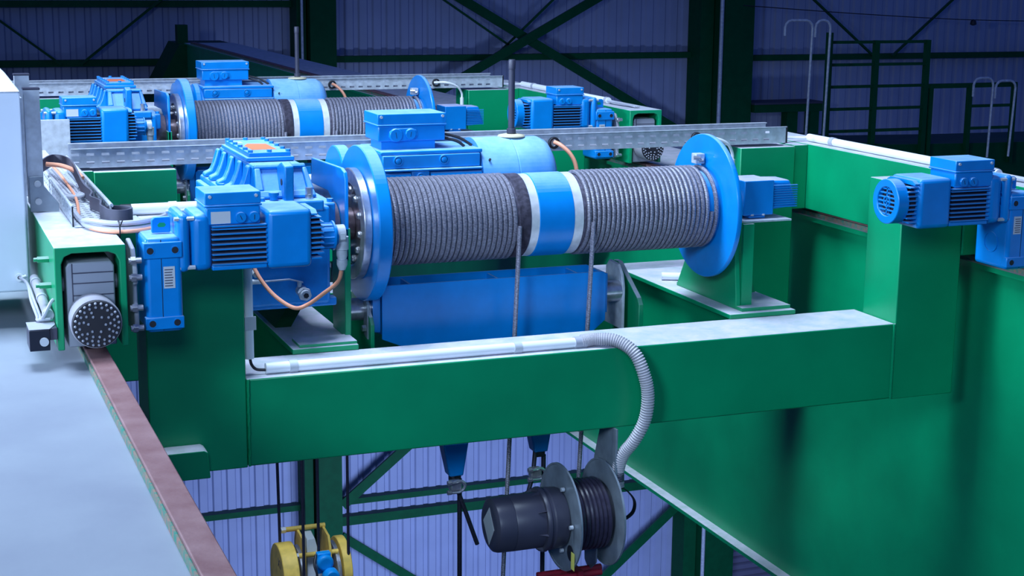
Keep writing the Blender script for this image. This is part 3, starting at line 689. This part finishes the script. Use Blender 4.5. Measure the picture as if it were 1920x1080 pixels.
def crab(first):
    """builds one complete crab; returns its top-level things"""
    T = []
    w = lambda a, b: a if first else b
    T.append(crab_frame('green welded frame of the nearer crab, with long front beam and two columns'))
    T.append(rope_drum('blue flanged rope drum of the nearer crab, with bright centre rings'))
    T.append(coil(.598, 1.105, 25.5, ((1.110, .40), (1.030, .33, -1.30)), 'dark wire rope coiled on the left half of the nearer drum'))
    T.append(coil(1.918, 1.386, 26.5, ((1.410, .40), (1.325, .33, -1.30)), 'dark wire rope coiled on the right half of the nearer drum', last=1.938))
    T.append(gearbox('blue cast winch gearbox in the foreground with ribbed flanks and orange stickers'))
    T.append(hoist_motor('large blue hoist motor behind the nearer drum, with rounded cowl'))
    T.append(travel_drive(-.268, 1, False, 'blue travel gear motor in the left foreground, in front of the gearbox'))
    T.append(travel_drive(2.70, -1, True, 'blue travel gear motor with round fan grille at the right picture edge'))
    T.append(wheel_block(-.532, 'grey wheel block with studded round bumper in the left beam end'))
    T.append(wheel_block(3.0, 'grey wheel block in the right beam end, outside the picture edge'))
    T.append(sheave_box('long blue sheave box hanging below the nearer drum'))
    T.append(encoder_unit('blue finned limit switch right of the nearer drum'))
    T.append(cable_tray_x(-.40, 2.79, 1.28, 1.38, .560, .632, 'long perforated metal cable tray right behind the nearer drum', (1.63, 2.325)))
    p = obj('lifting_pole', MB().cyl((1.362, 1.10, .672), (1.362, 1.10, .940), .0135, 20).lathe('z', (1.362, 1.10), [(.930, .015), (.960, .0155), (.968, .013)], 20).lathe('z', (1.362, 1.10), [(.662, .016), (.664, .019), (.682, .019), (.684, .016)], 20), darkgrey)
    T.append(tag(p, 'dark upright pole on the nearer motor cowl', 'pole', 'dark poles on the motor cowls'))
    p = obj('pole_foot', MB().lathe('z', (1.362, 1.10), [(.651, .058), (.6565, .055), (.6615, .03)], 28), wood)
    T.append(tag(p, 'pale round disc under the pole on the nearer motor', 'disc', 'pale discs under the poles'))
    # orange lead from the tray grommet
    T.append(tag(obj('orange_cable', MB().tube(bez([(1.63, 1.268, .600), (1.645, 1.235, .590), (1.675, 1.20, .555), (1.695, 1.18, .50), (1.70, 1.17, .40)], 8), .009, 10), orange), 'orange cable drooping from the tray behind the nearer drum', 'cable', 'orange leads from tray grommets'))
    r = thing('drop_conduit', 'upright white conduit behind the nearer drum, hidden by its right flange', 'conduit', (2.49, 1.235, .0), 'upright conduits on the rear columns')
    obj('pipe', MB().cyl((2.49, 1.235, .0), (2.49, 1.235, .50), .0125, 16), white_pvc, r)
    obj('lead', MB().tube(bez([(2.31, 1.268, .598), (2.38, 1.225, .60), (2.45, 1.22, .575), (2.487, 1.235, .53), (2.49, 1.235, .49)], 8), .007, 8), white_pvc, r)
    T.append(r)
    # side pipe along the right side beam
    r = thing('white_conduit', 'white plastic conduit on the right side beam of the nearer crab', 'conduit', (2.97, .7, .552), 'conduits on the right side beams')
    obj('pipe', MB().cyl((2.965, 1.36, .571), (2.965, -.02, .571), .0175, 24), white_pvc, r)
    for y in (1.17, .02): obj('clip', MB().cyl((2.965, y, .571), (2.965, y-.03, .571), .0205, 24), greycable, r)
    for i in range(3): obj('wire', MB().tube(bez([(2.78, 1.33, .575+.004*i), (2.87, 1.37+.01*i, .57), (2.955+.008*i, 1.355, .571), (2.96+.008*i, 1.34, .571)], 6), .005, 6), white_pvc, r)
    for i in range(3): obj('wire', MB().tube(bez([(2.955+.01*i, -.02, .571), (2.97+.01*i, -.15, .566), (2.99+.012*i, -.33, .56)], 6), .005, 6), greycable, r)
    T.append(r)
    return T

def copy_tree(o, parent=None):
    c = o.copy(); COL.objects.link(c); c.parent = parent
    for ch in o.children: copy_tree(ch, c)
    return c
near = crab(True)
OFF = Vector((-.055, 3.5, 0))
SKIP = set()
far_labels = ['green welded frame of the farther crab, mostly hidden behind the nearer one', 'blue flanged rope drum of the farther crab, near the back',
    'dark wire rope coiled on the left half of the farther drum', 'dark wire rope coiled on the right half of the farther drum', 'blue cast gearbox of the farther crab, small in the upper left',
    'blue hoist motor of the farther crab, behind the farther drum', 'blue travel gear motor behind the nearer cable tray, upper left', 'blue travel gear motor with round grille, behind the dark pole, upper centre right',
    'grey wheel block of the farther crab behind the white cabinet', 'pale grey wheel block with studded bumper, upper centre right, behind the tray', 'blue sheave box of the farther crab, hidden below its drum',
    'blue finned limit switch right of the farther drum', 'perforated metal cable tray farthest back, against the dark wall', 'dark upright pole on the farther motor cowl', 'pale round disc under the pole on the farther motor',
    'short orange cable by the farther tray, behind the farther drum', 'upright white conduit with a bent lead, right of the farther limit switch', 'grey conduit on the right side beam of the farther crab']
far = []
for o, lab in zip(near, far_labels):
    c = copy_tree(o); c.location = o.location+OFF; c['label'] = lab; far.append(c)

# ------------------------------------------------------------------ left beam: tray, cables, posts, cabinet
ty = thing('side_cable_tray', 'perforated cable tray running along the left side beam towards the viewer', 'cable tray', (-.46, .5, .552))
def side_wall(x0, x1, name):
    m = MB(); z0, z1 = .556, .610; ya, yb = -.09, 1.22
    zs = [z0, .572, .578, .594, .600, z1]
    for a, b in ((0, 1), (2, 3), (4, 5)): m.box(x0, x1, ya, yb, zs[a], zs[b])
    for a, b in ((1, 2), (3, 4)):
        for i in range(22): m.box(x0, x1, ya+i*.0564+.028, ya+(i+1)*.0564, zs[a], zs[b])
    return obj(name, m, silver, ty, smooth=False)
side_wall(-.540, -.538, 'left_side'); side_wall(-.424, -.422, 'right_side')
obj('side_rim', MB().tube([(-.422, -.09, .612), (-.422, 1.22, .612)], .006, 8), silver, ty)
obj('side_rim', MB().tube([(-.539, -.09, .612), (-.539, 1.22, .612)], .005, 8), silver, ty)
fl = MB().box(-.537, -.425, -.12, 1.22, .554, .556)
obj('tray_floor', fl, silver, ty)
sl = MB()
for i in range(30):
    for x in (-.525, -.50, -.475, -.45): sl.box(x, x+.014, -.03+i*.04, -.024+i*.04, .5561, .5565)
obj('floor_slot', sl, black, ty)['kind'] = 'stuff'
obj('end_trim', B(-.5415, -.5375, -.098, -.088, .552, .614), black, ty)
tag(obj('orange_cable', MB().tube(bez([(-.51, 1.0, .625), (-.49, .72, .602), (-.48, .4, .575), (-.50, .12, .566), (-.515, .0, .561)], 10), .005, 8), orange), 'orange cable lying in the left side tray', 'cable')
tag(obj('orange_cable', MB().tube(bez([(-.55, .62, .66), (-.50, .60, .655), (-.46, .56, .640), (-.44, .52, .620)], 8), .008, 8), orange), 'short orange cable crossing the top of the left side tray', 'cable')
for i in range(5):
    tag(obj('grey_cable', MB().tube(bez([(-.525+.014*i, 1.15, .575), (-.515+.013*i, .6, .570+.003*i), (-.505+.012*i, .42+.02*i, .572), (-.45, .40+.03*i, .58), (-.44, .7, .575)], 8), .006, 8), greycable), 'thin grey wire curled in the bundle at the far end of the left side tray', 'cable', 'thin grey wires in the side tray')
tag(obj('rubber_strap', MB().band(bez([(-.57, .60, .655), (-.52, .68, .665), (-.47, .60, .655), (-.45, .42, .598), (-.437, .30, .585), (-.452, .2, .583), (-.434, .10, .583), (-.445, .0, .583), (-.440, -.05, .583), (-.435, -.10, .583), (-.41, -.135, .583), (-.38, -.13, .583), (-.362, -.09, .583), (-.38, -.05, .583), (-.41, -.035, .583), (-.43, -.04, .583)], 8), .042, .006), dstrap), 'broad grey rubber strap looped at the end of the left side tray', 'strap')
# cables bending round the end of the tray to the drive
G = 'cables bending from the side tray to the left drive'
for i, (m_, lab) in enumerate([(greycable, 'grey cable bending over the left beam end, upper of the bundle'), (greycable, 'grey cable bending over the left beam end, middle of the bundle'), (orange, 'orange cable bending over the left beam end, lowest of the bundle')]):
    d = (0, .004, .019)[i]; e = (.019, .001, -.003)[i]
    tag(obj('bent_cable', MB().tube(bez([(-.515, .10, .568), (-.512, -.06, .566), (-.50+d*.3, -.17-d, .563+e), (-.44, -.25-d, .563+e), (-.37, -.27-d, .566+e), (-.30, -.22-d, .568+e), (-.25, -.16-d, .570+e), (-.19, -.12-d*.5, .574+e*.5), (-.12, -.11-d*.5, .576+e*.5)], 8), .0085 if i < 2 else .006, 8), m_), lab, 'cable', G)
ct = thing('cable_tie', 'black cable tie round the bundle on the left beam end', 'cable tie', (-.40, -.27, .56))
obj('tie_loop', MB().ring('x', (-.272, .566), -.428, -.424, .024, .027, 20), black, ct)
obj('tie_tail', MB().cyl((-.426, -.30, .58), (-.420, -.315, .60), .002, 6), black, ct)
# white horizontal conduit behind the drive
r = thing('white_conduit', 'short white conduit with open black end on the left frame top', 'conduit', (-.2, .05, .552))
obj('pipe', MB().cyl((-.335, .12, .5645), (-.09, .12, .5645), .0185, 24), white_pvc, r)
obj('clip', MB().cyl((-.215, .12, .5655), (-.19, .12, .5655), .0205, 24), white_pvc, r)
obj('end_cap', MB().cyl((-.37, .12, .5645), (-.3352, .12, .5645), .0186, 24), black, r)

def post(y, z1, lab):
    r = thing('strut_post', lab, 'post', (-.61, y, .552), 'galvanised posts beside the cabinet')
    m = MB().prism([(-.640, y), (-.592, y), (-.592, y+.041), (-.598, y+.041), (-.598, y+.008), (-.634, y+.008), (-.634, y+.041), (-.640, y+.041)], 'z', .58 if y < .5 else .556, z1)
    obj('channel', m, silver, r)
    obj('top_cap', B(-.642, -.590, y-.002, y+.043, z1, z1+.006), darkgrey, r)
    if y < .5:
        b = obj('foot_bracket', MB().prism([(-.638, .554), (-.548, .554), (-.548, .578), (-.595, .64), (-.595, .668), (-.638, .668)], 'y', y-.008, y-.001), silver_shaded, r, bev=.001)
        for z in (.588, .645): obj('bracket_bolt', MB().cyl((-.612, y-.008, z), (-.612, y-.016, z), .0105, 16).cyl((-.612, y-.016, z), (-.612, y-.018, z), .006, 6), labelm, b)
post(.24, .945, 'shorter galvanised post with bolted foot bracket, nearer the viewer')
post(.62, .965, 'galvanised post behind its nearer twin, top just above the cabinet')
cb = thing('control_cabinet', 'white control cabinet cut off by the left picture edge', 'cabinet', (-1.0, .3, .32))
obj('cabinet_body', MB().box(-1.5, -.662, .10, .58, .322, .950), white_cab, cb, bev=.006)
obj('cabinet_roof', MB().hexa([(-1.5, .098, .951), (-.66, .098, .951), (-.66, .58, .951), (-1.5, .58, .951)], [(-1.5, .35, .998), (-.69, .35, .998), (-.69, .58, .998), (-1.5, .58, .998)]), white_cab, cb, bev=.004)
obj('cabinet_grommet', MB().ring('y', (-.693, .37), .085, .099, .006, .013, 18).cyl((-.684, .085, .372), (-.672, .083, .376), .004, 8), white_pvc, cb)
obj('cabinet_edge', B(-.6615, -.655, .12, .56, .345, .93), silver, cb)
obj('cabinet_leg', B(-1.45, -1.38, .3, .5, .205, .3215), darkgrey, cb)
obj('cabinet_leg', B(-.85, -.78, .35, .5, .205, .3215), darkgrey, cb)
# pale rear panel beside far drive
tag(obj('sheet_panel', B(-.42, -.225, 3.02, 3.032, .40, .585), silver, bev=.002), 'plain galvanised sheet left of the farther travel motor', 'panel')
# limit switch and its leads on the outside of the left beam
ls = thing('rail_limit_switch', 'dark limit switch box with pale round knob beside the left bumper', 'limit switch', (-.68, -.45, .252))
obj('switch_body', B(-.712, -.655, -.475, -.38, .262, .322), darkgrey, ls, bev=.004)
obj('switch_cover', B(-.7115, -.656, -.4775, -.4755, .2625, .3215), blue_dark, ls, bev=.002)
obj('mount_arm', B(-.6545, -.633, -.46, -.37, .288, .323), darkgrey, ls, bev=.002)
kb = obj('knob', MB().cyl((-.672, -.478, .289), (-.672, -.485, .289), .0125, 20), labelm, ls)
obj('cover_plate', MB().prism([(-.712, -.475), (-.655, -.475), (-.635, -.42), (-.635, -.37), (-.712, -.37)], 'z', .3235, .325), grey_cast, ls)
cp = thing('grey_conduit', 'grey conduit with ring clips beside the left beam, slanting down to the switch', 'conduit', (-.655, -.2, .3))
obj('pipe', MB().cyl((-.653, .03, .375), (-.650, -.38, .345), .014, 20), greyflex, cp)
for t in (.1, .55, .97):
    p = Vector((-.653, .03, .375)).lerp(Vector((-.650, -.38, .345)), t); obj('clip', MB().cyl(p, p+Vector((0, -.018, -.001)), .0165, 18), greycable, cp)
for i in range(2):
    tag(obj('grey_cable', MB().tube(bez([(-.692, .09, .370), (-.676, 0, .365), (-.672-.008*i, -.18, .348), (-.670-.008*i, -.34, .336), (-.672-.008*i, -.38, .332), (-.662, -.39, .334), (-.645, -.39, .334)], 8), .0045, 8), greycable), ('thin grey lead from cabinet to limit switch, the one nearer the conduit', 'thin grey lead from cabinet to limit switch, the outer one')[i], 'cable', 'leads from cabinet to limit switch')
tag(obj('grey_cable', MB().tube(bez([(-.668, -.385, .334), (-.658, -.40, .355), (-.642, -.40, .385), (-.634, -.395, .392)], 8), .0055, 8), greycable), 'short grey cable rising beside the left bumper', 'cable')

# ------------------------------------------------------------------ conduits, hose and leads on the front beam
r = thing('white_conduit', 'white conduit lying along the top of the front beam', 'conduit', (.65, .04, 0))
obj('pipe', MB().cyl((.075, .045, .0195), (1.225, .045, .0195), .0185, 28), white_pvc, r)
for x in (.155, .965): obj('clip', MB().cyl((x, .045, .0195), (x+.028, .045, .0195), .0215, 28), labelm, r)
r = thing('flexible_hose', 'grey ribbed hose curving over the front beam down to the reel', 'hose', (1.4, -.06, -.4))
hp = bez([(1.2265, .045, .0225), (1.28, .04, .027), (1.345, .00, .025), (1.395, -.05, -.012), (1.425, -.075, -.09), (1.440, -.08, -.17), (1.435, -.07, -.26), (1.405, -.05, -.34), (1.375, -.02, -.40), (1.365, .0, -.47), (1.367, .0, -.53)], 18)
obj('ribbed_tube', MB().tube(hp, .018, 18, rf=lambda i: .0245 if i % 2 else .0205), palehose, r, smooth=False)
obj('end_sleeve', MB().cyl((1.366, .0, -.47), (1.367, .0, -.505), .0225, 20), darkgrey, r)
obj('joint_sleeve', MB().cyl((1.200, .045, .0195), (1.245, .045, .0195), .0218, 24), greycable, r)
r = thing('white_conduit', 'short upright white conduit at the left end of the front beam', 'conduit', (.03, .06, .05))
obj('pipe', MB().cyl((.024, .06, .055), (.024, .06, .40), .0165, 24), white_pvc, r)
obj('clip', MB().box(.008, .046, .04, .048, .155, .20), labelm, r)
tag(obj('black_lead', MB().tube(bez([(.026, .06, .06), (.030, .055, .035), (.045, .05, .018), (.078, .045, .014)], 8), .005, 8), black), 'thin black lead linking the upright and lying white conduits', 'cable')
tag(obj('orange_cable', MB().tube(bez([(.015, .02, .50), (.02, -.01, .42), (.035, -.05, .36), (.075, -.10, .300), (.13, -.14, .262), (.175, -.14, .268), (.215, -.20, .315), (.235, -.30, .37), (.24, -.333, .418)], 10), .0065, 10), orange), 'orange cable hanging in a loop below the left travel motor', 'cable')
tag(obj('pipe_stub', MB().cyl((2.02, .98, .020+.018), (2.13, .93, .020+.018), .0165, 18), white_pvc), 'short white pipe stub lying on the cross girder behind the drum pedestal', 'pipe')
tag(obj('stop_bracket', MB().prism([(-.32, -.30), (-.32, -.205), (-.16, -.205), (-.148, -.212), (-.142, -.295), (-.142, -.30)], 'y', -.085, -.002), green, bev=.003), 'short green box arm sticking out of the lower left column', 'bracket')

# ------------------------------------------------------------------ cable reel under the front beam
r = thing('cable_reel', 'spring cable reel with two grey discs hanging below the front beam', 'cable reel', (1.2, .06, -.85))
RC = (.06, -.64)
for x0, nm in ((1.165, 'reel_disc'), (1.335, 'reel_disc')):
    obj(nm, MB().lathe('x', RC, [(x0, .03), (x0, .192), (x0-.004, .194), (x0-.004, .200), (x0+.003, .200), (x0+.003, .03)], 64), silver_shaded, r)
cbm = MB()
pts = [(1.180+.138*i/(8*36), RC[0]+.125*cos(2*pi*i/36), RC[1]+.125*sin(2*pi*i/36)) for i in range(8*36+1)]
cbm.tube(pts, .0092, 8); obj('wound_cable', cbm, blackcable, r)
obj('reel_core', MB().lathe('x', RC, [(1.1685, .117), (1.3305, .117)], 40), black, r)
h = obj('slip_ring_housing', MB().lathe('x', RC, [(.885, .07), (.885, .085), (.893, .097), (.905, .101), (.955, .103), (.957, .101), (.96, .103), (1.07, .103)], 48), darkgrey, r)
obj('housing_flange', MB().lathe('x', RC, [(1.0705, .116), (1.078, .120), (1.085, .120), (1.088, .112), (1.10, .112), (1.105, .116), (1.15, .112), (1.160, .105)], 48), darkgrey, r)
fb = MB()
for i in range(8):
    t = 2*pi*i/8+.2; fb.hexa([(1.04, RC[0]+.103*cos(t)-.004, RC[1]+.103*sin(t)), (1.07, RC[0]+.103*cos(t)-.004, RC[1]+.103*sin(t)), (1.07, RC[0]+.103*cos(t)+.004, RC[1]+.103*sin(t)), (1.04, RC[0]+.103*cos(t)+.004, RC[1]+.103*sin(t))], [(1.068, RC[0]+.118*cos(t)-.004, RC[1]+.118*sin(t)), (1.07, RC[0]+.118*cos(t)-.004, RC[1]+.118*sin(t)), (1.07, RC[0]+.118*cos(t)+.004, RC[1]+.118*sin(t)), (1.068, RC[0]+.118*cos(t)+.004, RC[1]+.118*sin(t))])
obj('web_rib', fb, darkgrey, h)
for i in range(5):
    t = pi*.6+2*pi*i/5; obj('disc_screw', MB().cyl((1.161, RC[0]+.123*cos(t), RC[1]+.123*sin(t)), (1.148, RC[0]+.123*cos(t), RC[1]+.123*sin(t)), .008, 8), silver, r)
obj('housing_label', MB().prism([(RC[0], RC[1]+.068), (RC[0]+.062, RC[1]), (RC[0], RC[1]-.075), (RC[0]-.050, RC[1]-.002)], 'x', .8835, .8845), labelm, h)
obj('disc_slot', MB().lathe('x', (-.045, -.745), [(1.1601, .030), (1.1603, .024)], 24), black, r)
obj('disc_sticker', MB().prism([(-.085, -.735), (-.055, -.735), (-.055, -.80), (-.085, -.80)], 'x', 1.1590, 1.1598), yellowlab, r)
obj('hanger_plate', MB().prism([(-.02, -.303), (.11, -.303), (.14, -.38), (.17, -.46), (.17, -.66), (.02, -.72), (-.03, -.60), (-.02, -.42)], 'x', 1.345, 1.353), silver_shaded, r, bev=.001)
obj('lower_plate', MB().prism([(.05, -.70), (.17, -.70), (.16, -.86), (.12, -.89), (.06, -.84)], 'x', 1.31, 1.316), silver_shaded, r)
obj('outlet_strap', MB().band(bez([(1.367, .0, -.53), (1.40, 0, -.545), (1.435, 0, -.59), (1.43, 0, -.635), (1.39, 0, -.66), (1.36, 0, -.655)], 8), .020, .004, (0, 1, 0)), black, r)
rr = thing('red_roller_guide', 'red roller guide under the cable reel', 'roller guide', (1.2, .06, -.93))
obj('roller', MB().cyl((1.07, .03, -.865), (1.32, .03, -.865), .013, 14), red, rr)
obj('roller', MB().cyl((1.10, .12, -.885), (1.36, .12, -.885), .013, 14), red, rr)
obj('side_plate', B(1.215, 1.235, -.0, .15, -.92, -.84), red, rr)

# ------------------------------------------------------------------ rope sockets, clamps and falls under the sheave box
def socket(x, lab, zt, tail, clampside):
    y = .47
    r = thing('rope_socket', lab, 'rope socket', (x, y, zt-.17), 'blue wedge sockets under the sheave box')
    obj('socket_body', MB().hexa([(x-.030, y-.03, zt-.135), (x+.026, y-.03, zt-.135), (x+.026, y+.03, zt-.135), (x-.030, y+.03, zt-.135)], [(x-.058, y-.035, zt), (x+.046, y-.035, zt), (x+.046, y+.035, zt), (x-.058, y+.035, zt)]), blue, r, bev=.006)
    obj('wedge', B(x-.022, x+.022, y-.014, y+.014, zt-.16, zt-.136), black, r, bev=.004)
    f = tag(obj('rope_fall', MB().cyl((x+.020, y, zt-.155), (x+.022, y, -1.35), .0093, 10), ropedark), 'dark rope running straight down from the '+lab.split(',')[0], 'rope', 'rope falls from the sockets')
    t = tag(obj('rope_tail', MB().tube([(x-.020, y-.012, zt-.12), tail[0], tail[1]], .0088, 10), ropedark), 'loose rope end beside the '+lab.split(',')[0], 'rope', 'loose rope ends')
    return r
socket(.895, 'left blue rope socket under the front beam, with a loose tail', -.44, [(.894, .44, -.621), (.978, .44, -.859)], 0)
socket(1.245, 'right blue rope socket under the front beam, by the cable reel', -.38, [(1.209, .44, -.601), (1.177, .44, -.719)], 1)
for x, z, lab in ((.885, -.60, 'shiny rope clamp below the left blue socket'), (1.215, -.585, 'shiny rope clamp below the right blue socket')):
    c = thing('rope_clamp', lab, 'clamp', (x, .40, z), 'rope clamps below the sockets')
    obj('saddle', MB().box(x-.028, x+.018, .405, .44, z-.022, z+.018), steel, c, bev=.006)
    obj('u_bolt', MB().tube(bez([(x-.03, .39, z-.02), (x+.01, .40, z-.022), (x+.028, .40, z), (x+.01, .40, z+.02), (x-.03, .39, z+.018)], 6), .006, 8), steel, c)
    obj('nut', MB().cyl((x-.045, .395, z-.02), (x-.03, .395, z-.02), .010, 6).cyl((x-.045, .395, z+.018), (x-.03, .395, z+.018), .010, 6), steel, c)

# ------------------------------------------------------------------ hook block of the farther crab
hx, hy, hz = 1.2, 4.02, -2.275
r = thing('hook_block', 'yellow hook block with two rope sheaves, hanging far below', 'hook block', (hx, hy, hz-.4))
dz = hz+.085
def drumplate(x, w): return MB().lathe('x', (hy, hz-.07), [(x, .03), (x, .20), (x+w, .20), (x+w, .03)], 48)
obj('side_cover', drumplate(.985, .10), yellow, r, bev=.006)
obj('side_cover', drumplate(1.36, .055), yellow, r, bev=.006)
for x in (1.10, 1.325):
    obj('sheave', MB().lathe('x', (hy, hz-.08), [(x, .04), (x, .185), (x+.008, .165), (x+.016, .165), (x+.024, .185), (x+.024, .04)], 40), steel, r)
for x in (1.128, 1.29): obj('inner_plate', MB().prism([(hy-.12, hz-.3), (hy-.10, hz+.10), (hy-.06, hz+.17), (hy+.10, hz+.19), (hy+.14, hz+.10), (hy+.12, hz-.3)], 'x', x, x+.014), yellow, r)
obj('tie_bar', MB().cyl((1.10, hy-.08, hz+.07), (1.35, hy-.08, hz+.07), .016, 14), yellow, r)
obj('tie_bar', MB().cyl((1.06, hy+.08, hz+.19), (1.31, hy+.08, hz+.19), .016, 14), yellow, r)
obj('tie_nut', MB().cyl((1.075, hy-.08, hz+.07), (1.10, hy-.08, hz+.07), .022, 6).cyl((1.03, hy+.08, hz+.19), (1.06, hy+.08, hz+.19), .022, 6), steel, r)
obj('crosshead', MB().hexa([(1.15, hy-.10, hz-.1), (1.27, hy-.10, hz-.1), (1.27, hy+.08, hz-.1), (1.15, hy+.08, hz-.1)], [(1.17, hy-.02, hz+.15), (1.22, hy-.02, hz+.15), (1.22, hy+.08, hz+.17), (1.17, hy+.08, hz+.17)]), labelm, r, bev=.005)
text('side_number', 'X1', labeltext, r, (.9835, hy-.075, hz+.03), (RD(90), 0, RD(-90)), .075)
t = thing('hook_drive', 'small bright blue motor on the front of the yellow hook block', 'motor', (1.24, hy-.25, hz-.25))
obj('drive_body', MB().lathe('y', (1.235, dz-.03), [(hy-.16, .04), (hy-.18, .052), (hy-.22, .052), (hy-.23, .04)], 24).box(1.19, 1.275, hy-.2, hy-.15, dz-.1, dz+.03), cyan, t, bev=.006)
obj('drive_cap', MB().lathe('y', (1.262, dz-.105), [(hy-.21, .035), (hy-.215, .050), (hy-.27, .050), (hy-.285, .040)], 28), cyan, t, bev=.003)
obj('drive_lead', MB().tube(bez([(1.185, hy-.18, dz+.02), (1.165, hy-.22, dz-.03), (1.175, hy-.24, dz-.1), (1.14, hy-.2, dz-.2)], 6), .008, 8), black, t)
G = 'dark ropes above the yellow hook block'
for (xa, xb, y, zb), lab in (((.995, 1.03, hy+.10, hz+.02), 'thin dark rope, leftmost of those above the yellow hook block'), ((1.105, 1.115, hy-.16, hz-.05), 'dark rope second from left above the yellow hook block'),
                 ((1.215, 1.215, hy-.13, hz+.0), 'black lead running down to the blue motor on the hook block'), ((1.268, 1.29, hy+.16, hz+.1), 'thin dark rope right of centre above the yellow hook block'), ((1.395, 1.40, hy-.14, hz-.05), 'dark rope rightmost of those above the yellow hook block')):
    tag(obj('hoist_rope', MB().cyl((xa, y, .2), (xb, y, zb), .0095, 8), ropedark), lab, 'rope', G)
